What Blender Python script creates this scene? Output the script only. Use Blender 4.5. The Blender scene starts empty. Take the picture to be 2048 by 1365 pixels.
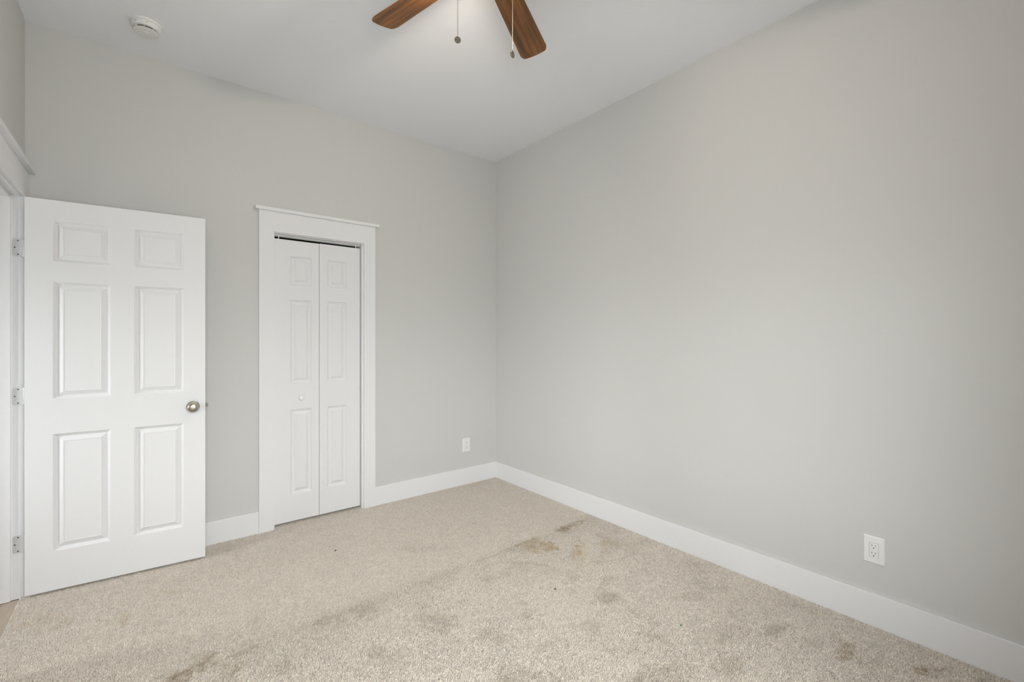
import bpy, bmesh, math, random
import numpy as np
from mathutils import Matrix, Vector

random.seed(7)
C = bpy.context.scene.collection
S = bpy.context.scene
PI = math.pi

# ------------------------------------------------------------------ camera
CAM_Z = 1.321
F_PX, W_PX, H_PX, CY_PX = 912.57, 2048.0, 1365.0, 678.34
cam_d = bpy.data.cameras.new('camera')
cam = bpy.data.objects.new('camera', cam_d)
C.objects.link(cam)
cam.location = (0, 0, CAM_Z)
cam.rotation_euler = (PI / 2, 0, -0.6776)
cam_d.sensor_fit = 'HORIZONTAL'
cam_d.sensor_width = 36.0
cam_d.lens = 36.0 * F_PX / W_PX
cam_d.shift_y = -(H_PX / 2 - CY_PX) / W_PX
cam_d.clip_start = 0.02
S.camera = cam

# ------------------------------------------------------------------ exposure, world
S.view_settings.view_transform = 'Standard'
S.view_settings.look = 'None'
S.view_settings.gamma = 1.0
S.view_settings.use_curve_mapping = False
S.view_settings.exposure = 0.0
S.cycles.use_denoising = True
S.cycles.max_bounces = 12
S.cycles.diffuse_bounces = 8
S.cycles.sample_clamp_indirect = 4.0
S.cycles.caustics_reflective = False
S.cycles.caustics_refractive = False

# overcast daylight: dim ground, a darker tree line at the horizon, bright sky above, made brighter towards -x to balance the walls
WORLD_STRENGTH, SIDE_BIAS = 32.5, 0.85
RAMP = [(0.00, (0.30, 0.30, 0.30)), (0.42, (0.36, 0.36, 0.36)), (0.500, (0.46, 0.46, 0.465)), (0.535, (0.60, 0.60, 0.61)), (0.590, (0.97, 0.96, 0.975)), (0.66, (0.90, 0.892, 0.91)), (0.85, (0.66, 0.655, 0.68))]
world = bpy.data.worlds.new('daylight')
S.world = world
world.use_nodes = True
wn, wl = world.node_tree.nodes, world.node_tree.links
wn.clear()
w_out = wn.new('ShaderNodeOutputWorld')
w_bg = wn.new('ShaderNodeBackground')
w_tc = wn.new('ShaderNodeTexCoord')
w_sep = wn.new('ShaderNodeSeparateXYZ')
w_map = wn.new('ShaderNodeMapRange')
w_ramp = wn.new('ShaderNodeValToRGB')
w_map.inputs['From Min'].default_value = -1
w_map.inputs['From Max'].default_value = 1
els = w_ramp.color_ramp.elements
els[0].position, els[1].position = RAMP[0][0], RAMP[-1][0]
els[0].color, els[1].color = (*RAMP[0][1], 1), (*RAMP[-1][1], 1)
for p_, c_ in RAMP[1:-1]:
    els.new(p_).color = (*c_, 1)
w_side = wn.new('ShaderNodeMapRange')                 # strength over the azimuth
w_side.inputs['From Min'].default_value = -1
w_side.inputs['From Max'].default_value = 1
w_side.inputs['To Min'].default_value = WORLD_STRENGTH * (1 + SIDE_BIAS)
w_side.inputs['To Max'].default_value = WORLD_STRENGTH * (1 - SIDE_BIAS)
wl.new(w_tc.outputs['Generated'], w_sep.inputs[0])
wl.new(w_sep.outputs['Z'], w_map.inputs['Value'])
wl.new(w_sep.outputs['X'], w_side.inputs['Value'])
wl.new(w_map.outputs[0], w_ramp.inputs['Fac'])
wl.new(w_ramp.outputs['Color'], w_bg.inputs['Color'])
wl.new(w_side.outputs[0], w_bg.inputs['Strength'])
wl.new(w_bg.outputs[0], w_out.inputs[0])

# ------------------------------------------------------------------ room dimensions
XL, XR, YB, YR, ZC = -0.496, 2.6226, 3.5067, -0.32, 3.014
WT = 0.115                                   # wall thickness
WIN = (-0.36, 0.74, 0.76, 2.16)              # rear window x0 x1 z0 z1
HWIN = (2.76, 3.12, 0.75, 1.90)              # hall window y0 y1 z0 z1
HX = -1.75                                   # far wall of the hall
FLOOR_Z = -0.0080


def portal(name, loc, rot, sx, sy):
    l = bpy.data.lights.new(name, 'AREA')
    l.shape = 'RECTANGLE'
    l.size, l.size_y = sx, sy
    l.cycles.is_portal = True
    o = bpy.data.objects.new(name, l)
    o.location = loc
    o.rotation_euler = rot
    C.objects.link(o)


portal('window_daylight', ((WIN[0] + WIN[1]) / 2, YR - WT - 0.01, (WIN[2] + WIN[3]) / 2), (PI / 2, 0, 0), WIN[1] - WIN[0], WIN[3] - WIN[2])
portal('hall_daylight', (HX - WT - 0.01, (HWIN[0] + HWIN[1]) / 2, (HWIN[2] + HWIN[3]) / 2), (PI / 2, 0, -PI / 2), HWIN[1] - HWIN[0], HWIN[3] - HWIN[2])


# ------------------------------------------------------------------ materials
def nodes_of(name):
    m = bpy.data.materials.new(name)
    m.use_nodes = True
    nt = m.node_tree
    return m, nt.nodes, nt.links, nt.nodes['Principled BSDF']


def plain(name, col, rough=0.5, metal=0.0, bump=0.0, scale=200.0, stretch=(1, 1, 1), spec=0.5, coat=0.0):
    m, n, l, b = nodes_of(name)
    b.inputs['Base Color'].default_value = (*col, 1)
    b.inputs['Roughness'].default_value = rough
    b.inputs['Metallic'].default_value = metal
    b.inputs['Specular IOR Level'].default_value = spec
    b.inputs['Coat Weight'].default_value = coat
    tc = n.new('ShaderNodeTexCoord')
    mp = n.new('ShaderNodeMapping')
    mp.inputs['Scale'].default_value = stretch
    nz = n.new('ShaderNodeTexNoise')
    nz.inputs['Scale'].default_value = scale
    nz.inputs['Detail'].default_value = 3
    l.new(tc.outputs['Object'], mp.inputs[0])
    l.new(mp.outputs[0], nz.inputs['Vector'])
    if bump:
        bp = n.new('ShaderNodeBump')
        bp.inputs['Strength'].default_value = bump
        bp.inputs['Distance'].default_value = 0.001
        l.new(nz.outputs['Fac'], bp.inputs['Height'])
        l.new(bp.outputs[0], b.inputs['Normal'])
    mx = n.new('ShaderNodeMix')                 # very faint tone variation
    mx.data_type = 'RGBA'
    mx.inputs[6].default_value = (*[c * 0.985 for c in col], 1)
    mx.inputs[7].default_value = (*[min(1, c * 1.015) for c in col], 1)
    l.new(nz.outputs['Fac'], mx.inputs[0])
    l.new(mx.outputs[2], b.inputs['Base Color'])
    return m


M_WALL = plain('wall_paint', (0.600, 0.597, 0.586), 0.6, bump=0.12, scale=220, spec=0.2)
M_CEIL = plain('ceiling_paint', (0.845, 0.85, 0.88), 0.8, bump=0.08, scale=160)
M_TRIM = plain('trim_paint', (0.772, 0.771, 0.782), 0.5, bump=0.03, scale=60, spec=0.15)
M_DOOR = plain('door_paint', (0.762, 0.761, 0.772), 0.5, bump=0.14, scale=55, stretch=(6, 6, 0.45), spec=0.15)
M_PLASTIC = plain('white_plastic', (0.80, 0.80, 0.79), 0.3)
M_PLASTIC_B = plain('detector_plastic', (0.76, 0.76, 0.75), 0.45)
M_DARK = plain('dark_recess', (0.012, 0.012, 0.012), 0.7)
M_SLOT = plain('slot_dark', (0.03, 0.03, 0.03), 0.6)
M_NICKEL = plain('satin_nickel', (0.52, 0.475, 0.41), 0.24, 1.0)
M_STEEL = plain('latch_steel', (0.20, 0.20, 0.19), 0.55, 0.5)
M_HINGE = plain('painted_hinge', (0.58, 0.58, 0.58), 0.4, 0.15)
M_SCREW = plain('screw_metal', (0.10, 0.10, 0.10), 0.45, 0.6)
M_PEWTER = plain('pewter', (0.24, 0.21, 0.18), 0.42, 0.9, bump=0.3, scale=300)
M_CHAIN = plain('chain_metal', (0.55, 0.50, 0.42), 0.25, 1.0)
M_TRACK = plain('track_metal', (0.62, 0.62, 0.62), 0.45)
M_BASE = plain('carpet_backing', (0.50, 0.455, 0.40), 0.95)


def glass_mat():
    m, n, l, b = nodes_of('window_glass')
    out = n['Material Output']
    tr = n.new('ShaderNodeBsdfTransparent')
    tr.inputs['Color'].default_value = (0.93, 0.95, 0.94, 1)
    gl = n.new('ShaderNodeBsdfGlossy')
    gl.inputs['Roughness'].default_value = 0.02
    mx = n.new('ShaderNodeMixShader')
    mx.inputs[0].default_value = 0.06
    l.new(tr.outputs[0], mx.inputs[1])
    l.new(gl.outputs[0], mx.inputs[2])
    l.new(mx.outputs[0], out.inputs['Surface'])
    return m


def shade_mat():
    m, n, l, b = nodes_of('frosted_shade')
    b.inputs['Base Color'].default_value = (0.93, 0.86, 0.74, 1)
    b.inputs['Roughness'].default_value = 0.4
    out = n['Material Output']
    tl = n.new('ShaderNodeBsdfTranslucent')
    tl.inputs['Color'].default_value = (0.9, 0.8, 0.62, 1)
    mx = n.new('ShaderNodeMixShader')
    mx.inputs[0].default_value = 0.55
    l.new(b.outputs[0], mx.inputs[1])
    l.new(tl.outputs[0], mx.inputs[2])
    l.new(mx.outputs[0], out.inputs['Surface'])
    return m


def bulb_mat():
    m, n, l, b = nodes_of('lit_bulb')
    b.inputs['Emission Color'].default_value = (1.0, 0.62, 0.25, 1)
    b.inputs['Emission Strength'].default_value = 12.0
    return m


def blade_wood():
    m, n, l, b = nodes_of('walnut_blade')
    tc = n.new('ShaderNodeTexCoord')
    mp = n.new('ShaderNodeMapping')
    mp.inputs['Scale'].default_value = (1.6, 26, 1)
    nz = n.new('ShaderNodeTexNoise')
    nz.inputs['Scale'].default_value = 1.3
    nz.inputs['Detail'].default_value = 5
    nz.inputs['Distortion'].default_value = 0.35
    r1 = n.new('ShaderNodeValToRGB')
    r1.color_ramp.elements[0].position = 0.32
    r1.color_ramp.elements[0].color = (0.085, 0.034, 0.007, 1)
    r1.color_ramp.elements[1].position = 0.68
    r1.color_ramp.elements[1].color = (0.30, 0.112, 0.018, 1)
    mp2 = n.new('ShaderNodeMapping')
    mp2.inputs['Scale'].default_value = (9, 320, 1)
    nz2 = n.new('ShaderNodeTexNoise')
    nz2.inputs['Scale'].default_value = 1.0
    nz2.inputs['Detail'].default_value = 3
    r2 = n.new('ShaderNodeValToRGB')
    r2.color_ramp.elements[0].position = 0.35
    r2.color_ramp.elements[0].color = (0.62, 0.6, 0.58, 1)
    r2.color_ramp.elements[1].position = 0.6
    r2.color_ramp.elements[1].color = (1.1, 1.1, 1.1, 1)
    mx = n.new('ShaderNodeMix')
    mx.data_type = 'RGBA'
    mx.blend_type = 'MULTIPLY'
    mx.inputs[0].default_value = 1
    for a, c in ((mp, nz), (mp2, nz2)):
        l.new(tc.outputs['Object'], a.inputs[0])
        l.new(a.outputs[0], c.inputs['Vector'])
    l.new(nz.outputs['Fac'], r1.inputs[0])
    l.new(nz2.outputs['Fac'], r2.inputs[0])
    l.new(r1.outputs[0], mx.inputs[6])
    l.new(r2.outputs[0], mx.inputs[7])
    l.new(mx.outputs[2], b.inputs['Base Color'])
    b.inputs['Roughness'].default_value = 0.42
    return m


def hall_wood():
    m, n, l, b = nodes_of('hall_planks')
    tc = n.new('ShaderNodeTexCoord')
    mp = n.new('ShaderNodeMapping')
    mp.inputs['Rotation'].default_value = (0, 0, PI / 2)
    br = n.new('ShaderNodeTexBrick')
    br.inputs['Scale'].default_value = 1.0
    br.inputs['Brick Width'].default_value = 1.2
    br.inputs['Row Height'].default_value = 0.14
    br.inputs['Mortar Size'].default_value = 0.0012
    br.inputs['Color1'].default_value = (0.62, 0.50, 0.39, 1)
    br.inputs['Color2'].default_value = (0.70, 0.58, 0.46, 1)
    br.inputs['Mortar'].default_value = (0.12, 0.09, 0.06, 1)
    mp2 = n.new('ShaderNodeMapping')
    mp2.inputs['Scale'].default_value = (60, 3, 1)
    nz = n.new('ShaderNodeTexNoise')
    nz.inputs['Scale'].default_value = 1.5
    nz.inputs['Detail'].default_value = 5
    mx = n.new('ShaderNodeMix')
    mx.data_type = 'RGBA'
    mx.blend_type = 'MULTIPLY'
    mx.inputs[0].default_value = 0.5
    l.new(tc.outputs['Object'], mp.inputs[0])
    l.new(mp.outputs[0], br.inputs['Vector'])
    l.new(tc.outputs['Object'], mp2.inputs[0])
    l.new(mp2.outputs[0], nz.inputs['Vector'])
    l.new(br.outputs['Color'], mx.inputs[6])
    l.new(nz.outputs['Fac'], mx.inputs[7])
    l.new(mx.outputs[2], b.inputs['Base Color'])
    b.inputs['Roughness'].default_value = 0.4
    return m


def yarn_mat():
    m, n, l, b = nodes_of('carpet_yarn')
    at = n.new('ShaderNodeAttribute')
    at.attribute_name = 'yarn'
    l.new(at.outputs['Color'], b.inputs['Base Color'])
    b.inputs['Roughness'].default_value = 0.9
    b.inputs['Specular IOR Level'].default_value = 0.15
    return m


M_GLASS, M_SHADE, M_BULB, M_WOOD, M_HALL, M_YARN = glass_mat(), shade_mat(), bulb_mat(), blade_wood(), hall_wood(), yarn_mat()


# ------------------------------------------------------------------ mesh helpers
class MB:
    def __init__(self):
        self.v, self.f = [], []

    def add(self, vs, fs):
        o = len(self.v)
        self.v += [tuple(p) for p in vs]
        self.f += [tuple(i + o for i in f) for f in fs]
        return self

    def box(self, x0, x1, y0, y1, z0, z1):
        return self.add([(x0, y0, z0), (x1, y0, z0), (x1, y1, z0), (x0, y1, z0), (x0, y0, z1), (x1, y0, z1), (x1, y1, z1), (x0, y1, z1)],
                        [(0, 3, 2, 1), (4, 5, 6, 7), (0, 1, 5, 4), (1, 2, 6, 5), (2, 3, 7, 6), (3, 0, 4, 7)])

    def lathe(self, prof, n=48, mat=None, cap0=True, cap1=True):
        """prof: (r, z) from one end to the other, turned about local z."""
        mat = mat or Matrix.Identity(4)
        vs, fs = [], []
        for r, z in prof:
            for k in range(n):
                a = 2 * PI * k / n
                vs.append(mat @ Vector((r * math.cos(a), r * math.sin(a), z)))
        for i in range(len(prof) - 1):
            for k in range(n):
                a, b = i * n + k, i * n + (k + 1) % n
                fs.append((a, b, b + n, a + n))
        if cap0:
            fs.append(tuple(range(n - 1, -1, -1)))
        if cap1:
            o = (len(prof) - 1) * n
            fs.append(tuple(range(o, o + n)))
        return self.add(vs, fs)

    def prism(self, pts, z0, z1, mat=None):
        """2-D outline (ccw) extruded along local z."""
        mat = mat or Matrix.Identity(4)
        n = len(pts)
        vs = [mat @ Vector((x, y, z0)) for x, y in pts] + [mat @ Vector((x, y, z1)) for x, y in pts]
        fs = [tuple(range(n - 1, -1, -1)), tuple(range(n, 2 * n))]
        fs += [(i, (i + 1) % n, (i + 1) % n + n, i + n) for i in range(n)]
        return self.add(vs, fs)

    def ball(self, c, r, seg=8, rings=5):
        prof = [(r * math.sin(PI * i / rings), -r * math.cos(PI * i / rings)) for i in range(rings + 1)]
        prof[0] = (r * 0.02, -r)
        prof[-1] = (r * 0.02, r)
        return self.lathe(prof, seg, Matrix.Translation(c))

    def build(self, name, mat, parent=None, bevel=0.0, smooth=False, seg=2):
        me = bpy.data.meshes.new(name)
        me.from_pydata(self.v, [], self.f)
        bm = bmesh.new()
        bm.from_mesh(me)
        bmesh.ops.recalc_face_normals(bm, faces=bm.faces)
        bm.to_mesh(me)
        bm.free()
        me.materials.append(mat)
        o = bpy.data.objects.new(name, me)
        C.objects.link(o)
        if parent:
            o.parent = parent
        if bevel:
            b = o.modifiers.new('bevel', 'BEVEL')
            b.width = bevel
            b.segments = seg
            b.limit_method = 'ANGLE'
            b.angle_limit = math.radians(40)
        if smooth:
            me.polygons.foreach_set('use_smooth', [True] * len(me.polygons))
            me.set_sharp_from_angle(angle=math.radians(38))
        return o


def tag(o, label, cat, kind=None, group=None):
    o['label'] = label
    o['category'] = cat
    if kind:
        o['kind'] = kind
    if group:
        o['group'] = group
    return o


def empty(name, loc, rz=0.0):
    o = bpy.data.objects.new(name, None)
    o.empty_display_size = 0.1
    o.location = loc
    o.rotation_euler = (0, 0, rz)
    C.objects.link(o)
    return o


def rrect(w, h, r, n=5, cx=0.0, cy=0.0):
    p = []
    for sx, sy, a0 in ((1, -1, -90), (1, 1, 0), (-1, 1, 90), (-1, -1, 180)):
        for k in range(n + 1):
            a = math.radians(a0 + 90 * k / n)
            p.append((cx + sx * (w / 2 - r) + r * math.cos(a), cy + sy * (h / 2 - r) + r * math.sin(a)))
    return p


# ------------------------------------------------------------------ room shell
def wall_y(mb, y0, y1, x0, x1, z0, z1, hole=None):
    if not hole:
        return mb.box(x0, x1, y0, y1, z0, z1)
    a, b, c, d = hole
    mb.box(x0, a, y0, y1, z0, z1)
    mb.box(b, x1, y0, y1, z0, z1)
    mb.box(a, b, y0, y1, d, z1)
    if c > z0 + 1e-4:
        mb.box(a, b, y0, y1, z0, c)
    return mb


def wall_x(mb, x0, x1, y0, y1, z0, z1, hole=None):
    if not hole:
        return mb.box(x0, x1, y0, y1, z0, z1)
    a, b, c, d = hole
    mb.box(x0, x1, y0, a, z0, z1)
    mb.box(x0, x1, b, y1, z0, z1)
    mb.box(x0, x1, a, b, d, z1)
    if c > z0 + 1e-4:
        mb.box(x0, x1, a, b, z0, c)
    return mb


ZF = FLOOR_Z
CL0, CL1, CLZ = 0.7020, 1.3165, 2.0580                 # closet jamb faces and head
DJ0, DJ1, DJZ = 2.6270, 3.3955, 2.0490                 # doorway jamb faces and head
JT = 0.018
tag(wall_y(MB(), YB, YB + WT, XL - WT, XR + WT, ZF, ZC, (CL0 - JT, CL1 + JT, ZF, CLZ + JT)).build('wall_back', M_WALL),
    'pale warm grey wall holding the closet bifold door', 'wall', 'structure')
tag(MB().box(XR, XR + WT, YR - WT, YB, ZF, ZC).build('wall_right', M_WALL),
    'bare pale warm grey wall on the right of the room', 'wall', 'structure')
tag(wall_x(MB(), XL - WT, XL, YR - WT, YB, ZF, ZC, (DJ0 - JT, DJ1 + JT, ZF, DJZ + JT)).build('wall_left', M_WALL),
    'pale warm grey wall on the left around the doorway', 'wall', 'structure')
tag(wall_y(MB(), YR - WT, YR, XL, XR, ZF, ZC, WIN).build('wall_rear', M_WALL),
    'pale warm grey wall behind the viewer with the window', 'wall', 'structure')
tag(MB().box(XL - WT, XR + WT, YR - WT, YB + WT, ZC, ZC + 0.1).build('ceiling', M_CEIL),
    'flat white ceiling above the carpeted bedroom', 'ceiling', 'structure')
tag(MB().box(XL - 0.004, XR, YR, YB + 0.30, ZF - 0.05, ZF).build('floor', M_BASE),
    'bedroom floor backing under the beige carpet pile', 'floor', 'structure')
# closet behind the bifold, hall behind the open door
mb = MB()
mb.box(CL0 - 0.4, CL0 - 0.35, YB + WT, YB + 0.75, ZF, 2.5)
mb.box(CL1 + 0.35, CL1 + 0.4, YB + WT, YB + 0.75, ZF, 2.5)
mb.box(CL0 - 0.4, CL1 + 0.4, YB + 0.75, YB + 0.8, ZF, 2.5)
mb.box(CL0 - 0.4, CL1 + 0.4, YB + WT, YB + 0.8, 2.5, 2.55)
mb.box(CL0 - 0.4, CL1 + 0.4, YB + 0.30, YB + 0.8, ZF - 0.05, ZF)
tag(mb.build('wall_closet', M_DARK), 'dark inside of the closet behind the bifold door', 'closet interior', 'structure')
HY0, HY1 = 1.2, 4.4
mb = MB()
wall_x(mb, HX - WT, HX, HY0, HY1, ZF, 2.6, HWIN)
mb.box(HX - WT, XL - WT, HY0 - 0.1, HY0, ZF, 2.6)
mb.box(HX - WT, XL - WT, HY1, HY1 + 0.1, ZF, 2.6)
mb.box(XL - WT - 0.001, XL - WT, YB + WT, HY1, ZF, 2.6)
tag(mb.build('wall_hall', M_WALL), 'hall walls beyond the open doorway on the left', 'wall', 'structure')
tag(MB().box(HX - WT, XL - WT, HY0 - 0.1, HY1 + 0.1, 2.6, 2.65).build('ceiling_hall', M_CEIL),
    'white ceiling of the hall beyond the doorway', 'ceiling', 'structure')
tag(MB().box(HX - WT, XL - 0.004, HY0 - 0.1, HY1 + 0.1, ZF - 0.05, -0.011).build('floor_hall', M_HALL),
    'brown wood plank hall floor at the left doorway', 'floor', 'structure')

# baseboards
BB_T, BB_H = 0.014, 0.147


def baseboard(name, pts, label):
    """pts: (x0, x1, y0, y1)"""
    tag(MB().box(*pts, ZF, BB_H).build(name, M_TRIM, bevel=0.0025), label, 'baseboard', 'structure')


CC0, CC1 = 0.6034, 1.4199                              # closet casing outer edges
baseboard('baseboard_back', (XL + 0.018, CC0, YB - BB_T, YB), 'white baseboard between the open door and the closet trim')
baseboard('baseboard_back.001', (CC1, XR - BB_T, YB - BB_T, YB), 'white baseboard under the outlet right of the closet')
baseboard('baseboard_right', (XR - BB_T, XR, YR + BB_T, YB), 'long white baseboard along the bare right wall')
baseboard('baseboard_left', (XL, XL + BB_T, YR + BB_T, DJ0 - 0.11), 'white baseboard on the left wall before the doorway')
baseboard('baseboard_rear', (XL + BB_T, XR - BB_T, YR, YR + BB_T), 'white baseboard under the window behind the viewer')

# closet trim
t2 = tag(empty('trim_2', (0, YB, 0)), 'white closet door casing with a projecting cap on the back wall', 'door trim', 'structure')


def part_box(name, parent, b, mat=M_TRIM, bevel=0.0005):
    o = MB().box(*b).build(name, mat, bevel=bevel)
    o.parent = parent
    o.matrix_parent_inverse = Matrix.Translation(-parent.location)
    return o


CI0, CI1, CIZ = 0.6954, 1.3301, 2.0632
part_box('side_casing', t2, (CC0, CI0, YB - 0.019, YB, ZF, CIZ + 0.001))
part_box('side_casing', t2, (CI1, CC1, YB - 0.019, YB, ZF, CIZ + 0.001))
part_box('head_casing', t2, (CC0, CC1, YB - 0.019, YB, CIZ, 2.2030))
part_box('cap', t2, (0.5800, 1.4465, YB - 0.038, YB, 2.2030, 2.2260), bevel=0.0015)
part_box('jamb', t2, (CL0 - JT, CL0, YB - 0.0005, YB + WT, ZF, CLZ))
part_box('jamb', t2, (CL1, CL1 + JT, YB - 0.0005, YB + WT, ZF, CLZ))
part_box('head_jamb', t2, (CL0 - JT, CL1 + JT, YB - 0.0005, YB + WT, CLZ, CLZ + JT))

# doorway trim
t1 = tag(empty('trim_1', (XL, DJ1, 0)), 'white doorway casing with a projecting cap on the left wall', 'door trim', 'structure')
part_box('side_casing', t1, (XL, XL + 0.018, DJ1 + 0.005, YB, ZF, 2.0555))
part_box('side_casing', t1, (XL, XL + 0.018, DJ0 - 0.105, DJ0 - 0.005, ZF, 2.0555))
part_box('head_casing', t1, (XL, XL + 0.018, DJ0 - 0.105, YB, 2.0545, 2.1990))
part_box('cap', t1, (XL, XL + 0.041, DJ0 - 0.125, YB, 2.1990, 2.2200), bevel=0.0015)
part_box('jamb', t1, (XL - WT - 0.001, XL + 0.0005, DJ1, DJ1 + JT, ZF, DJZ))
part_box('jamb', t1, (XL - WT - 0.001, XL + 0.0005, DJ0 - JT, DJ0, ZF, DJZ))
part_box('head_jamb', t1, (XL - WT - 0.001, XL + 0.0005, DJ0 - JT, DJ1 + JT, DJZ, DJZ + JT))
part_box('door_stop', t1, (XL - 0.070, XL - 0.034, DJ1 - 0.011, DJ1, ZF, DJZ))
part_box('door_stop', t1, (XL - 0.070, XL - 0.034, DJ0, DJ0 + 0.011, ZF, DJZ))
part_box('door_stop', t1, (XL - 0.070, XL - 0.034, DJ0 + 0.011, DJ1 - 0.011, DJZ - 0.011, DJZ))


# ------------------------------------------------------------------ windows (behind the viewer, and in the hall)
def window(name, label, along, lo, hi, z0, z1, pos, outward):
    """along 'x' or 'y': the wall's direction; pos: inner face; outward: -1 toward negative."""
    w = tag(empty(name, ((lo + hi) / 2, pos, z0) if along == 'x' else (pos, (lo + hi) / 2, z0)), label, 'window', 'structure')

    def bx(nm, a0, a1, d0, d1, c0, c1, mat=M_TRIM):
        d0, d1 = sorted((pos + d0, pos + d1))
        b = (a0, a1, d0, d1, c0, c1) if along == 'x' else (d0, d1, a0, a1, c0, c1)
        return part_box(nm, w, b, mat)
    o = outward
    ft = 0.022
    for a0, a1, c0, c1 in ((lo, lo + ft, z0, z1), (hi - ft, hi, z0, z1), (lo + ft, hi - ft, z1 - ft, z1), (lo + ft, hi - ft, z0, z0 + ft)):
        bx('frame', a0, a1, 0, o * WT, c0, c1)
    zm = (z0 + z1) / 2
    for c0, c1, d in ((z0 + ft, zm + 0.02, 0.04), (zm - 0.02, z1 - ft, 0.075)):
        s = MB()
        rail = 0.038
        dd = sorted((pos + o * d, pos + o * (d + 0.03)))
        for a0, a1, q0, q1 in ((lo + ft, lo + ft + rail, c0, c1), (hi - ft - rail, hi - ft, c0, c1),
                               (lo + ft + rail, hi - ft - rail, c0, c0 + rail), (lo + ft + rail, hi - ft - rail, c1 - rail, c1)):
            if along == 'x':
                s.box(a0, a1, *dd, q0, q1)
            else:
                s.box(*dd, a0, a1, q0, q1)
        so = s.build('sash', M_TRIM)
        so.parent = w
        so.matrix_parent_inverse = Matrix.Translation(-w.location)
        g = MB()
        dm = pos + o * (d + 0.015)
        if along == 'x':
            g.box(lo + ft + rail, hi - ft - rail, dm - 0.002, dm + 0.002, c0 + rail, c1 - rail)
        else:
            g.box(dm - 0.002, dm + 0.002, lo + ft + rail, hi - ft - rail, c0 + rail, c1 - rail)
        g.build('pane', M_GLASS, so)
    bx('sill', lo - 0.10, hi + 0.10, -o * 0.045, 0, z0 - 0.025, z0)
    bx('side_casing', lo - 0.09, lo, -o * 0.018, 0, z0, z1)
    bx('side_casing', hi, hi + 0.09, -o * 0.018, 0, z0, z1)
    bx('head_casing', lo - 0.09, hi + 0.09, -o * 0.018, 0, z1, z1 + 0.14)


window('window_1', 'white sash window in the wall behind the viewer', 'x', WIN[0], WIN[1], WIN[2], WIN[3], YR, -1)
window('window_2', 'white sash window in the hall beyond the doorway', 'y', HWIN[0], HWIN[1], HWIN[2], HWIN[3], HX, -1)


# ------------------------------------------------------------------ panel doors
def panel_slab(w, z0, z1, t, cols, rows, prof):
    """front face at y = 0, back at y = t, moulded panels on both faces."""
    mb = MB()
    xs = sorted({0.0, w, *[c for p in cols for c in p]})
    zs = sorted({z0, z1, *[c for p in rows for c in p]})
    for yf, sg in ((0.0, 1), (t, -1)):
        for i in range(len(xs) - 1):
            for j in range(len(zs) - 1):
                a, b, c, d = xs[i], xs[i + 1], zs[j], zs[j + 1]
                if (a, b) in cols and (c, d) in rows:
                    loops = [[(a + q, yf + sg * p, c + q), (b - q, yf + sg * p, c + q), (b - q, yf + sg * p, d - q), (a + q, yf + sg * p, d - q)] for q, p in prof]
                    vs = [v for lp in loops for v in lp]
                    fs = []
                    for k in range(len(loops) - 1):
                        for e_ in range(4):
                            u, v = 4 * k + e_, 4 * k + (e_ + 1) % 4
                            fs.append((u, v, v + 4, u + 4))
                    o = 4 * (len(loops) - 1)
                    fs.append((o, o + 1, o + 2, o + 3))
                    mb.add(vs, fs)
                else:
                    mb.add([(a, yf, c), (b, yf, c), (b, yf, d), (a, yf, d)], [(0, 1, 2, 3)])
    for i in range(len(xs) - 1):
        for zz in (z0, z1):
            mb.add([(xs[i], 0, zz), (xs[i + 1], 0, zz), (xs[i + 1], t, zz), (xs[i], t, zz)], [(0, 1, 2, 3)])
    for j in range(len(zs) - 1):
        for xx in (0.0, w):
            mb.add([(xx, 0, zs[j]), (xx, 0, zs[j + 1]), (xx, t, zs[j + 1]), (xx, t, zs[j])], [(0, 1, 2, 3)])
    return mb


def weld(o, bevel=0.0012):
    bm = bmesh.new()
    bm.from_mesh(o.data)
    bmesh.ops.remove_doubles(bm, verts=bm.verts, dist=1e-5)
    bmesh.ops.recalc_face_normals(bm, faces=bm.faces)
    bm.to_mesh(o.data)
    bm.free()
    b = o.modifiers.new('bevel', 'BEVEL')
    b.width = bevel
    b.segments = 2
    b.limit_method = 'ANGLE'
    b.angle_limit = math.radians(50)
    return o


DOOR_PROF = [(0, 0), (0.0040, 0.0052), (0.0070, 0.0058), (0.0115, 0.0112), (0.0165, 0.0116), (0.0395, 0.0018), (0.0412, 0.0036)]
d1 = tag(empty('door_1', (-0.4759, 3.3533, 0), -0.0768), 'white six-panel door standing open at the left with a nickel knob', 'door', 'structure')
slab = panel_slab(0.762, 0.012, 2.044, 0.035,
                  [(0.104, 0.3295), (0.432, 0.655)], [(0.2155, 0.8245), (1.0085, 1.617), (1.7255, 1.9365)], DOOR_PROF).build('slab', M_DOOR, d1)
weld(slab)
# knob, seen from the front: rose, neck, knob, button
RX = Matrix.Rotation(PI / 2, 4, 'X')                 # local z -> -y (toward the viewer)
KX, KZ = 0.701, 0.919
knob = MB().lathe([(0.0235, 0.030), (0.0262, 0.034), (0.0282, 0.041), (0.0286, 0.048), (0.0272, 0.054), (0.0235, 0.0592), (0.017, 0.0622), (0.009, 0.0635), (0.0045, 0.0636)], 56,
                  Matrix.Translation((KX, 0, KZ)) @ RX).build('knob', M_NICKEL, d1, smooth=True)
MB().lathe([(0.0330, 0.0), (0.0335, 0.003), (0.0318, 0.0062), (0.026, 0.0086), (0.0165, 0.0108), (0.0135, 0.016), (0.0140, 0.024), (0.0235, 0.0302)], 56,
           Matrix.Translation((KX, 0, KZ)) @ RX).build('rose', M_NICKEL, knob, smooth=True)
MB().lathe([(0.0026, 0.0630), (0.0026, 0.0641)], 16, Matrix.Translation((KX, 0, KZ)) @ RX).build('keyhole', M_DARK, knob)
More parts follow.
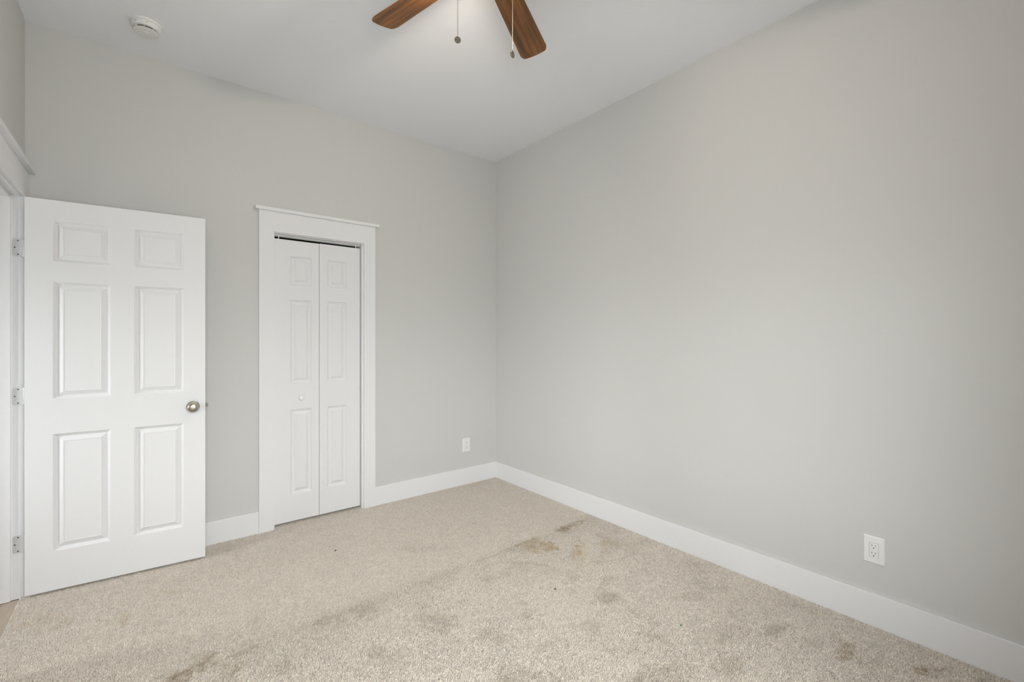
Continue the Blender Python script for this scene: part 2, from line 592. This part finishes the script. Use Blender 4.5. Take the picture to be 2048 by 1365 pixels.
knob_b = MB().lathe([(0.0330, 0.0), (0.0318, 0.0062), (0.0165, 0.0108), (0.0135, 0.024), (0.0262, 0.034), (0.0286, 0.048), (0.0235, 0.0592), (0.0045, 0.0636)], 40,
                    Matrix.Translation((KX, 0.035, KZ)) @ Matrix.Rotation(-PI / 2, 4, 'X')).build('knob', M_NICKEL, d1, smooth=True)
MB().box(0.7612, 0.7632, 0.005, 0.030, 0.919 - 0.0285, 0.919 + 0.0285).build('latch_plate', M_STEEL, d1, bevel=0.0006)
MB().prism([(0.7625, 0.012), (0.7755, 0.012), (0.7755, 0.0155), (0.766, 0.024), (0.7625, 0.024)], 0.912, 0.931).build('latch_bolt', M_STEEL, d1, bevel=0.0008)
# hinges: leaf on the jamb, knuckle, screws (world place, carried by the door)
inv1 = (Matrix.Translation(d1.location) @ Matrix.Rotation(-0.0768, 4, 'Z')).inverted()
for zc_ in (1.788, 1.028, 0.2715):
    hm = MB()
    RL = Matrix.Translation((0, DJ1, 0)) @ RX        # outline in x,z ; z out of the jamb toward -y
    pts = []
    x0h, x1h, z0h, z1h, r = XL - 0.0275, XL + 0.013, zc_ - 0.0445, zc_ + 0.0445, 0.011
    pts = [(x1h, z0h), (x1h, z1h)]
    for cx_, cz_, a0 in ((x0h + r, z1h - r, 90), (x0h + r, z0h + r, 180)):
        for k in range(7):
            a = math.radians(a0 + 90 * k / 6)
            pts.append((cx_ + r * math.cos(a), cz_ + r * math.sin(a)))
    hm.prism(pts, -0.0004, 0.0022, RL)
    h = hm.build('hinge', M_HINGE, d1, bevel=0.0005)
    h.matrix_parent_inverse = inv1
    k_ = MB().lathe([(0.0052, -0.0445), (0.0056, -0.043), (0.0056, 0.043), (0.0052, 0.0445)], 20, Matrix.Translation((XL + 0.0150, DJ1 + 0.0006, zc_))).build('knuckle', M_HINGE, h, smooth=True)
    for sx, sz in ((-0.0080, 0.0350), (-0.0195, 0.0), (-0.0080, -0.0350)):
        MB().lathe([(0.0038, 0.0015), (0.0034, 0.0027), (0.0012, 0.0029)], 16, Matrix.Translation((XL + sx, DJ1, zc_ + sz)) @ RX).build('screw', M_SCREW, h, smooth=True)

# bifold closet door
BF_Y = YB + 0.0225
d2 = tag(empty('door_2', (0.704, BF_Y, 0)), 'white two-leaf bifold closet door with small white knob', 'closet door', 'structure')
BF_PROF = [(0, 0), (0.0045, 0.0060), (0.0080, 0.0068), (0.0130, 0.0108), (0.0200, 0.0110), (0.0355, 0.0036), (0.0380, 0.0010), (0.0400, 0.0010)]
ROWS = [(0.2085, 0.8140), (1.0010, 1.6005), (1.7070, 1.9125)]
leaf1 = panel_slab(0.3025, 0.0165, 2.0265, 0.030, [(0.1056, 0.2502)], ROWS, BF_PROF).build('leaf', M_DOOR, d2)
weld(leaf1)
leaf2 = panel_slab(0.3025, 0.0165, 2.0285, 0.030, [(0.0560, 0.1985)], ROWS, BF_PROF).build('leaf', M_DOOR, d2)
leaf2.location = (0.3050, 0, 0)
weld(leaf2)
MB().lathe([(0.0125, 0.0), (0.0105, 0.004), (0.0095, 0.009), (0.0130, 0.0135), (0.0185, 0.018), (0.0200, 0.0225), (0.0185, 0.027), (0.0125, 0.0300), (0.004, 0.0308)], 40,
           Matrix.Translation((0.1765, 0, 0.8975)) @ RX).build('knob', M_PLASTIC, leaf1, smooth=True)
tr = MB()
tr.box(-0.002, 0.6125, 0.008, 0.011, 2.0450, 2.0585)
tr.box(-0.002, 0.6125, 0.031, 0.034, 2.0450, 2.0585)
tr.box(-0.002, 0.6125, 0.011, 0.031, 2.0555, 2.0585)
tr.build('track', M_TRACK, d2)
for px_ in (0.030, 0.5765):
    MB().lathe([(0.0030, 2.024), (0.0030, 2.053)], 16, Matrix.Translation((px_, 0.006, 0))).build('pivot_pin', M_PLASTIC, d2, smooth=True)


# ------------------------------------------------------------------ electrical outlets
def outlet(loc, rz, label):
    """built facing -y, plate 79 x 124 mm"""
    r = tag(empty('electrical_outlet', loc, rz), label, 'outlet', group='wall outlets')
    RX2 = RX
    w, h = 0.079, 0.124
    pl = MB()
    loops = [(w / 2, h / 2, 0.0), (w / 2, h / 2, 0.0028), (w / 2 - 0.0035, h / 2 - 0.0035, 0.0058), (0.0174, 0.0342, 0.0062), (0.0174, 0.0342, 0.0030)]
    vs, fs = [], []
    for a, b, d in loops:
        vs += [(-a, -d, -b), (a, -d, -b), (a, -d, b), (-a, -d, b)]
    for k in range(len(loops) - 1):
        for e_ in range(4):
            fs.append((4 * k + e_, 4 * k + (e_ + 1) % 4, 4 * k + 4 + (e_ + 1) % 4, 4 * k + 4 + e_))
    pl.add(vs, fs)
    pl.build('cover_plate', M_PLASTIC, r)
    MB().box(-0.0176, 0.0176, -0.0030, -0.0008, -0.0344, 0.0344).build('gap', M_SLOT, r)
    rec = MB().box(-0.0166, 0.0166, -0.0070, -0.0010, -0.0334, 0.0334).build('receptacle', M_PLASTIC, r, bevel=0.0008)
    for cz_ in (0.0175, -0.0175):
        for sx, hh in ((-0.0064, 0.0085), (0.0064, 0.0070)):
            MB().box(sx - 0.0011, sx + 0.0011, -0.00725, -0.0062, cz_ + 0.0045 - hh / 2, cz_ + 0.0045 + hh / 2).build('slot', M_SLOT, rec)
        MB().prism([(-0.0024, -0.0102), (0.0024, -0.0102), (0.0024, -0.0078)] + [(0.0024 * math.cos(a), -0.0078 + 0.0024 * math.sin(a)) for a in (0.5, 1.1, 1.6, 2.1, 2.7)] + [(-0.0024, -0.0078)],
                   0.0062, 0.00725, Matrix.Translation((0, 0, cz_)) @ RX2).build('ground_hole', M_SLOT, rec)
    for sz in (0.0485, -0.0485):
        MB().lathe([(0.0030, 0.0055), (0.0027, 0.0066), (0.0008, 0.0069)], 16, Matrix.Translation((0, 0, sz)) @ RX2).build('screw', M_PLASTIC, r, smooth=True)
    return r


outlet((XR, 0.5930, 0.3470), -PI / 2, 'white duplex outlet low on the bare right wall')
outlet((2.2862, YB, 0.3528), 0.0, 'white duplex outlet on the back wall, between closet and corner')

# ------------------------------------------------------------------ smoke detector
sd = tag(empty('smoke_detector', (0.0057, 3.1464, ZC)), 'round white smoke detector on the ceiling above the open door', 'smoke detector')
DN = Matrix.Rotation(PI, 4, 'X')                     # local z -> down
MB().lathe([(0.0710, 0.0), (0.0715, 0.006), (0.0700, 0.0095), (0.0660, 0.0105)], 64, DN).build('base', M_PLASTIC_B, sd, smooth=True)
MB().lathe([(0.0655, 0.0108), (0.0655, 0.0150), (0.0640, 0.0168), (0.0638, 0.0230), (0.0610, 0.0295), (0.0580, 0.0318), (0.0400, 0.0320)], 64, DN).build('body', M_PLASTIC_B, sd, smooth=True)
MB().lathe([(0.0450, 0.0310), (0.0450, 0.0425)], 64, DN).build('smoke_chamber', M_DARK, sd, smooth=True)
cap_o = MB().lathe([(0.0540, 0.0415), (0.0552, 0.0428), (0.0545, 0.0440), (0.0440, 0.0462), (0.0300, 0.0474), (0.0120, 0.0480), (0.003, 0.0481)], 64, DN).build('cover', M_PLASTIC_B, sd, smooth=True)
for k in range(8):
    a = 2 * PI * k / 8 + 0.62
    ca, sa = math.cos(a), math.sin(a)
    Mr = Matrix.Rotation(a, 4, 'Z')
    mb = MB()
    mb.box(0.0480, 0.0535, -0.0010, 0.0010, -0.0425, -0.0310)
    mb.v = [tuple(Mr @ Vector(v)) for v in mb.v]
    mb.build('vent_rib', M_PLASTIC_B, sd)
MB().lathe([(0.0105, 0.0476), (0.0105, 0.0492), (0.0085, 0.0500), (0.002, 0.0501)], 32, Matrix.Translation((0.0, -0.012, 0)) @ DN).build('test_button', M_PLASTIC, sd, smooth=True)
for a0, a1 in ((-2.45, -2.25), (-1.60, -1.45)):
    n = 6
    vs, fs = [], []
    for k in range(n + 1):
        a = a0 + (a1 - a0) * k / n
        for r_, z_ in ((0.0643, -0.0180), (0.0643, -0.0198)):
            vs.append((r_ * math.cos(a), r_ * math.sin(a), z_))
    for k in range(n):
        fs.append((2 * k, 2 * k + 2, 2 * k + 3, 2 * k + 1))
    MB().add(vs, fs).build('side_slot', M_SLOT, sd)

# ------------------------------------------------------------------ ceiling fan
FX, FY, FZB = 1.047, 1.4515, 2.827
fan = tag(empty('ceiling_fan', (FX, FY, ZC)), 'ceiling fan with brown wooden blades and two beaded pull chains', 'ceiling fan')


def ZL(z):
    return z - ZC


MB().lathe([(0.075, 0.0), (0.085, -0.02), (0.098, -0.045), (0.118, -0.06), (0.125, -0.085), (0.125, -0.140), (0.112, -0.165), (0.060, -0.172)], 56).build('motor_housing', M_NICKEL, fan, smooth=True)


def blade_outline(R=0.669, r0=0.175, w0=0.120, w1=0.143):
    tip = []
    n = 28
    for k in range(n + 1):
        t = -1 + 2 * k / n
        t = math.copysign(abs(t) ** 0.75, t)             # finer steps towards the corners
        e_ = max(0.0, (abs(t) - 0.70) / 0.30)
        tip.append((R - 0.011 * t * t - 0.030 * e_ ** 3.2, w1 / 2 * t))
    return [(r0, -w0 / 2 + 0.028), (r0 + 0.02, -w0 / 2 + 0.004)] + tip + [(r0 + 0.02, w0 / 2 - 0.004), (r0, w0 / 2 - 0.028)]


OUT = blade_outline()
for k in range(5):
    a = 0.5615 + 2 * PI * k / 5
    bl = MB().prism(OUT, -0.003, 0.003).build('blade', M_WOOD, fan, bevel=0.001)
    bl.matrix_local = Matrix.Translation((0, 0, ZL(FZB))) @ Matrix.Rotation(a, 4, 'Z') @ Matrix.Rotation(math.radians(-12.2), 4, 'X')
    ir = MB()
    ir.prism(rrect(0.085, 0.055, 0.02, cx=0.225), 0.003, 0.007)
    ir.prism([(0.100, -0.016), (0.200, -0.022), (0.200, 0.022), (0.100, 0.016)], 0.003, 0.009)
    ir.build('blade_iron', M_NICKEL, bl, bevel=0.001)
kit = MB().lathe([(0.058, ZL(2.843)), (0.060, ZL(2.80)), (0.060, ZL(2.765)), (0.048, ZL(2.748)), (0.020, ZL(2.742)), (0.006, ZL(2.735))], 40).build('light_kit', M_NICKEL, fan, smooth=True)
LAMP_W = 16.0
for k, az in enumerate((math.radians(294), math.radians(114))):
    ax = Vector((math.cos(az), math.sin(az), -0.35)).normalized()
    base = Vector((0.070 * math.cos(az), 0.070 * math.sin(az), ZL(2.800)))
    Mr = Matrix.Translation(base) @ ax.to_track_quat('Z', 'Y').to_matrix().to_4x4()
    sh = MB().lathe([(0.018, -0.010), (0.024, 0.0), (0.030, 0.018), (0.040, 0.045), (0.052, 0.075), (0.058, 0.090), (0.0555, 0.090), (0.0495, 0.075), (0.0375, 0.045), (0.0275, 0.018), (0.018, 0.004)],
                    32, Mr, cap0=False, cap1=False).build('lamp_shade', M_SHADE, kit, smooth=True)
    bc = base + ax * 0.055
    MB().ball(bc, 0.017, 20, 12).build('bulb', M_BULB, sh, smooth=True)
    ld = bpy.data.lights.new('fan_bulb_light', 'POINT')
    ld.energy = LAMP_W
    ld.color = (1.0, 0.90, 0.77)
    ld.shadow_soft_size = 0.02
    lo_ = bpy.data.objects.new('fan_bulb_light', ld)
    lo_.location = Vector((FX, FY, ZC)) + base + ax * 0.082
    C.objects.link(lo_)


def px_ray(px, py, depth):
    """world point that the photograph shows at a pixel, at a distance along the view axis"""
    r, u = (px - 1024) / F_PX * depth, -(py - CY_PX) / F_PX * depth
    c_, s_ = math.cos(0.6776), math.sin(0.6776)
    return Vector((c_ * r + s_ * depth, -s_ * r + c_ * depth, CAM_Z + u))


for px_, py_, dep, yaw in ((915.3, 80, 1.800, 0.25), (1025.0, 109, 1.775, 1.0)):
    pc = px_ray(px_, py_, dep) - Vector((FX, FY, ZC))
    pr = 0.0126
    ch = MB()
    z = pc.z + pr + 0.002
    while z < ZL(2.768):
        ch.ball((pc.x, pc.y, z), 0.00165, 7, 4)
        z += 0.0041
    ch.lathe([(0.0006, pc.z + pr), (0.0006, ZL(2.772))], 6, Matrix.Translation((pc.x, pc.y, 0)))
    # short horizontal outlet tube from the switch housing
    d = Vector((pc.x, pc.y, 0))
    Mt = Matrix.Translation((0, 0, ZL(2.772))) @ d.to_track_quat('Z', 'Y').to_matrix().to_4x4()
    ch.lathe([(0.003, 0.055), (0.003, d.length + 0.002)], 12, Mt)
    cho = ch.build('pull_chain', M_CHAIN, fan, smooth=True)
    # round medallion pendant with a raised rim and four raised spokes, face turned by yaw
    face = -(cam.location - Vector((FX, FY, ZC)) - pc)
    ang = math.atan2(face.y, face.x) + yaw
    Mp = Matrix.Translation(pc) @ Matrix.Rotation(ang, 4, 'Z') @ Matrix.Rotation(PI / 2, 4, 'Y') @ Matrix.Rotation(PI / 4 * 0, 4, 'Z')
    pm = MB()
    pm.lathe([(pr - 0.0025, -0.0018), (pr - 0.002, -0.0026), (pr - 0.0004, -0.0026), (pr, -0.002), (pr, 0.002), (pr - 0.0004, 0.0026), (pr - 0.002, 0.0026), (pr - 0.0025, 0.0018)], 40, Mp)
    for q in range(5):
        Mq = Mp @ Matrix.Rotation(2 * PI * q / 5 + 0.3, 4, 'Z')
        for s_ in (1, -1):
            pm.prism([(0.0008, -0.0007), (0.0088, -0.0017), (0.0092, 0.0017), (0.0008, 0.0007)], s_ * 0.0016, s_ * 0.0025, Mq)
    pm.lathe([(0.0016, -0.0008), (0.0016, 0.0030)], 12, Matrix.Translation(pc + Vector((0, 0, pr - 0.0012))))
    pm.build('pendant', M_PEWTER, cho, smooth=True)

# ------------------------------------------------------------------ carpet pile
rng = np.random.default_rng(11)
c_, s_ = math.cos(0.6776), math.sin(0.6776)


def floor_xy(px, py):
    r, u = (px - 1024) / F_PX, -(py - CY_PX) / F_PX
    k = -CAM_Z / u
    return np.array([(c_ * r + s_) * k, (-s_ * r + c_) * k])


def smooth_noise(X, Y, scale, seed, octaves=3):
    """value noise on a lattice, about -1..1"""
    tot, amp, norm = np.zeros_like(X), 1.0, 0.0
    for o in range(octaves):
        g = np.random.default_rng(seed + 17 * o).uniform(-1, 1, (128, 128))
        u, v = X / scale + 31.7 * (o + 1), Y / scale + 11.3 * (o + 1)
        i, j = np.floor(u).astype(int), np.floor(v).astype(int)
        fu, fv = u - i, v - j
        fu, fv = fu * fu * (3 - 2 * fu), fv * fv * (3 - 2 * fv)
        i0, i1, j0, j1 = i % 128, (i + 1) % 128, j % 128, (j + 1) % 128
        tot += amp * ((g[i0, j0] * (1 - fu) + g[i1, j0] * fu) * (1 - fv) + (g[i0, j1] * (1 - fu) + g[i1, j1] * fu) * fv)
        norm += amp
        amp *= 0.55
        scale *= 0.5
    return tot / norm


SP = 0.0045
gx, gy = np.meshgrid(np.arange(XL + 0.000, XR - BB_T - 0.002, SP), np.arange(-0.10, YB + 0.15, SP))
gx = gx + np.where((np.arange(gx.shape[0]) % 2)[:, None] == 1, SP / 2, 0)
X = gx.ravel() + rng.uniform(-0.0017, 0.0017, gx.size)
Y = gy.ravel() + rng.uniform(-0.0017, 0.0017, gx.size)
depth = s_ * X + c_ * Y
lat = c_ * X - s_ * Y
keep = (depth > 1.10) & (np.abs(lat) < depth * 1.122 + 0.40)
in_closet = (X > CL0 + 0.002) & (X < CL1 - 0.002)
keep &= (Y < YB - BB_T - 0.002) | in_closet
X, Y = X[keep], Y[keep]
N = len(X)
# pile lie: a vacuumed sweep either side of a diagonal line, with scuffed patches
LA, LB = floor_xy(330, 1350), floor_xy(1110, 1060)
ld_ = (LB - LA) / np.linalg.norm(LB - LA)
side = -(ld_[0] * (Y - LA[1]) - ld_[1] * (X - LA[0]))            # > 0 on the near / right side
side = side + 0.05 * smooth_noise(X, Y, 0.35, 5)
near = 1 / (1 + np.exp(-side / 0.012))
scuff = smooth_noise(X, Y, 0.30, 77, 3)
lean_az = np.where(near > 0.5, -0.9, 0.35) + 1.4 * scuff * near + 0.5 * smooth_noise(X, Y, 0.6, 9)
lean_az = lean_az + rng.normal(0, 0.9, N)
lean = rng.uniform(0.30, 0.95, N) * (0.9 + 0.25 * scuff * near)
L = rng.uniform(0.0085, 0.0120, N) * (1 + 0.05 * scuff)
wd = rng.uniform(0.0019, 0.0026, N)
dirx, diry = np.cos(lean_az), np.sin(lean_az)
mz, tz = 0.62 * L, L * (1 - 0.25 * lean)
mx, my = dirx * lean * L * 0.22, diry * lean * L * 0.22
tx, ty = dirx * lean * L * 0.75, diry * lean * L * 0.75
a0 = rng.uniform(0, 2 * PI, N)
V = np.zeros((N, 7, 3), np.float32)
for k in range(3):
    ca, sa = np.cos(a0 + k * 2.0944), np.sin(a0 + k * 2.0944)
    V[:, k] = np.stack([X + ca * wd * 0.85, Y + sa * wd * 0.85, np.full(N, FLOOR_Z)], 1)
    V[:, 3 + k] = np.stack([X + mx + ca * wd, Y + my + sa * wd, FLOOR_Z + mz + 0.0006 * ca], 1)
V[:, 6] = np.stack([X + tx, Y + ty, FLOOR_Z + tz], 1)
V[:, :, 0] = np.clip(V[:, :, 0], XL - 0.02, XR - BB_T - 0.0005)
V[:, :, 1] = np.where((Y < YB - BB_T)[:, None], np.minimum(V[:, :, 1], YB - BB_T - 0.0005 + 10 * in_closet[keep][:, None]), V[:, :, 1])
tri = np.array([[0, 1, 4], [0, 4, 3], [1, 2, 5], [1, 5, 4], [2, 0, 3], [2, 3, 5], [3, 4, 6], [4, 5, 6], [5, 3, 6]], np.int32)
Fi = (np.arange(N, dtype=np.int32)[:, None, None] * 7 + tri[None]).reshape(-1)
me = bpy.data.meshes.new('carpet_pile')
me.vertices.add(N * 7)
me.vertices.foreach_set('co', V.reshape(-1))
nf = N * 9
me.loops.add(nf * 3)
me.loops.foreach_set('vertex_index', Fi)
me.polygons.add(nf)
me.polygons.foreach_set('loop_start', np.arange(0, nf * 3, 3, dtype=np.int32))
me.polygons.foreach_set('use_smooth', np.ones(nf, bool))
me.update(calc_edges=True)
# yarn colour: tuft to tuft variation, painted pile-lie shade, traffic soiling, stains
YARN = np.array([0.790, 0.722, 0.642])
grain = smooth_noise(X, Y, 0.016, 61, 2)
col = YARN[None] * (1 + rng.normal(0, 1, N) * (0.09 + 0.05 * near) + 0.06 * grain)[:, None]
lie_shade = near * np.exp(-np.clip(side, 0, None) / 0.10) * np.clip(0.75 + 1.2 * smooth_noise(X, Y, 0.14, 88, 3), 0, 1.4)  # shade of the pile lie, painted in: strip at the line, whole near side
col = col * (1 - lie_shade[:, None] * np.array([0.13, 0.14, 0.16])[None] - 0.03 * near[:, None])
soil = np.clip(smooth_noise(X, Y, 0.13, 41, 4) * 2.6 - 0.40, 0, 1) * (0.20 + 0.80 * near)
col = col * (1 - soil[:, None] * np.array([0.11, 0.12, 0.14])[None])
wob = smooth_noise(X, Y, 0.09, 3, 3)
wob2 = smooth_noise(X, Y, 0.04, 23, 3)
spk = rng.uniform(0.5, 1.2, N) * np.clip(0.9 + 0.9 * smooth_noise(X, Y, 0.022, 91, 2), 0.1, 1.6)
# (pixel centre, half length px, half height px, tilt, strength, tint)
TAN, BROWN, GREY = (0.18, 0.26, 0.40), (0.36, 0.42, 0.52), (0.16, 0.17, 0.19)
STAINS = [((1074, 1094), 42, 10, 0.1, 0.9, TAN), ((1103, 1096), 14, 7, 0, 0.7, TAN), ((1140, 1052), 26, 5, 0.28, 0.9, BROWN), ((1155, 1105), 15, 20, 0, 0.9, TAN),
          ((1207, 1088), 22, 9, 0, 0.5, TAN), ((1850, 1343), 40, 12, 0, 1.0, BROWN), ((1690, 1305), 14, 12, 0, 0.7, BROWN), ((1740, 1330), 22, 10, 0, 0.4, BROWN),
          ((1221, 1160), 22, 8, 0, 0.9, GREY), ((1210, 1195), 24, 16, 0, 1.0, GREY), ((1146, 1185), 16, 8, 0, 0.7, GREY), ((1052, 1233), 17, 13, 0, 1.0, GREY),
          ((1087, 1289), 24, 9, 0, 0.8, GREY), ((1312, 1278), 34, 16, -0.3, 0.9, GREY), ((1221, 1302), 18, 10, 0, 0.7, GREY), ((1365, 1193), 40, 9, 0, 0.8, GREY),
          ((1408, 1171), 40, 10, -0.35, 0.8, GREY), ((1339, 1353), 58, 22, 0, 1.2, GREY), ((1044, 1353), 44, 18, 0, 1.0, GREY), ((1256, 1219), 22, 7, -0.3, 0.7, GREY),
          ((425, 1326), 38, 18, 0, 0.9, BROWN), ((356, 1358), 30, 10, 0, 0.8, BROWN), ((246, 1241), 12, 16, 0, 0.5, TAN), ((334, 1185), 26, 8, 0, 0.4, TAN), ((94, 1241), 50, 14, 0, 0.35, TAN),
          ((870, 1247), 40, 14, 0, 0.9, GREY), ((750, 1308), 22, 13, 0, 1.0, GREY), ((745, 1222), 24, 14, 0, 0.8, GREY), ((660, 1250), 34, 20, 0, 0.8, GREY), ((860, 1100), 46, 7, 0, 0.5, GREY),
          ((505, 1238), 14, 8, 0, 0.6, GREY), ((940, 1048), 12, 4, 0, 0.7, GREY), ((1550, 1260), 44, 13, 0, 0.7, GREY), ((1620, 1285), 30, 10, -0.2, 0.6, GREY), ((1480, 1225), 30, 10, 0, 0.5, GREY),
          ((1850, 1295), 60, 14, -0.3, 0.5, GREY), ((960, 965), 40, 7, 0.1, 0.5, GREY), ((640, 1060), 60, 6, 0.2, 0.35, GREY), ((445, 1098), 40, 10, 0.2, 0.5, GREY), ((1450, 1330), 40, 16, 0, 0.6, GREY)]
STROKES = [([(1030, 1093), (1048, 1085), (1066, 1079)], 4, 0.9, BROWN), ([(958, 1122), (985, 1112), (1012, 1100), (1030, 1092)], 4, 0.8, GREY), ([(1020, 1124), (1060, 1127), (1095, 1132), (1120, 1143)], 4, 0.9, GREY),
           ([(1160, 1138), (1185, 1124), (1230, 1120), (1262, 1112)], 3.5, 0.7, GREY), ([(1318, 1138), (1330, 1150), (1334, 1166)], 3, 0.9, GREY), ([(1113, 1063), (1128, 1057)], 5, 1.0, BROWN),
           ([(860, 1180), (820, 1185), (700, 1222), (560, 1262), (480, 1292)], 5, 0.45, GREY)]  # last stroke: shade of the pile line, painted in along it
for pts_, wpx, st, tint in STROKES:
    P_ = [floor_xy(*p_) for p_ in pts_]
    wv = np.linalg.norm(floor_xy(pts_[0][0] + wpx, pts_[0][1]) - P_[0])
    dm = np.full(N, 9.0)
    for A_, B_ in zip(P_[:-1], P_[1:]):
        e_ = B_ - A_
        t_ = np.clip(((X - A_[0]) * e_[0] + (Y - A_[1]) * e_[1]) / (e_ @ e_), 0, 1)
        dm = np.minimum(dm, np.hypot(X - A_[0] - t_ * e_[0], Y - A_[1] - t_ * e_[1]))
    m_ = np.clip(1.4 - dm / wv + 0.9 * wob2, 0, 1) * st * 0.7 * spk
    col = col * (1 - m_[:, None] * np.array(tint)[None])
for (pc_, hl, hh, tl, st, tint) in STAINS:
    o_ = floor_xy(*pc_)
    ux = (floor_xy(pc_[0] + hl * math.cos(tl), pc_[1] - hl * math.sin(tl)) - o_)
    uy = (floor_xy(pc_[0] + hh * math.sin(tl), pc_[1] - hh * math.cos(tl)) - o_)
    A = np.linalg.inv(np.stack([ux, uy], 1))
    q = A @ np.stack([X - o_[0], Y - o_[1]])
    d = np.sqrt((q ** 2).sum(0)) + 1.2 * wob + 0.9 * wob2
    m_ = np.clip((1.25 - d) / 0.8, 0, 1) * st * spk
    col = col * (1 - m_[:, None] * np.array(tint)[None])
for pc_, rr, cc in (((670, 1101), 0.008, (0.06, 0.05, 0.04)), ((1110, 1178), 0.006, (0.07, 0.06, 0.05)), ((1362, 1250), 0.006, (0.05, 0.16, 0.05))):
    o_ = floor_xy(*pc_)
    hit = (X - o_[0]) ** 2 + (Y - o_[1]) ** 2 < rr * rr
    col[hit] = cc
col = np.clip(col, 0.01, 0.95)
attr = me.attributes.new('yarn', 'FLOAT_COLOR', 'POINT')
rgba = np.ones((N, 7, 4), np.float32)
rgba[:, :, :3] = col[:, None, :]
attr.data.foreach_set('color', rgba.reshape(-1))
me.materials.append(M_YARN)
pile = bpy.data.objects.new('carpet_pile', me)
C.objects.link(pile)
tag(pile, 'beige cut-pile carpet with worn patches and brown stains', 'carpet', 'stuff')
print('tufts', N)
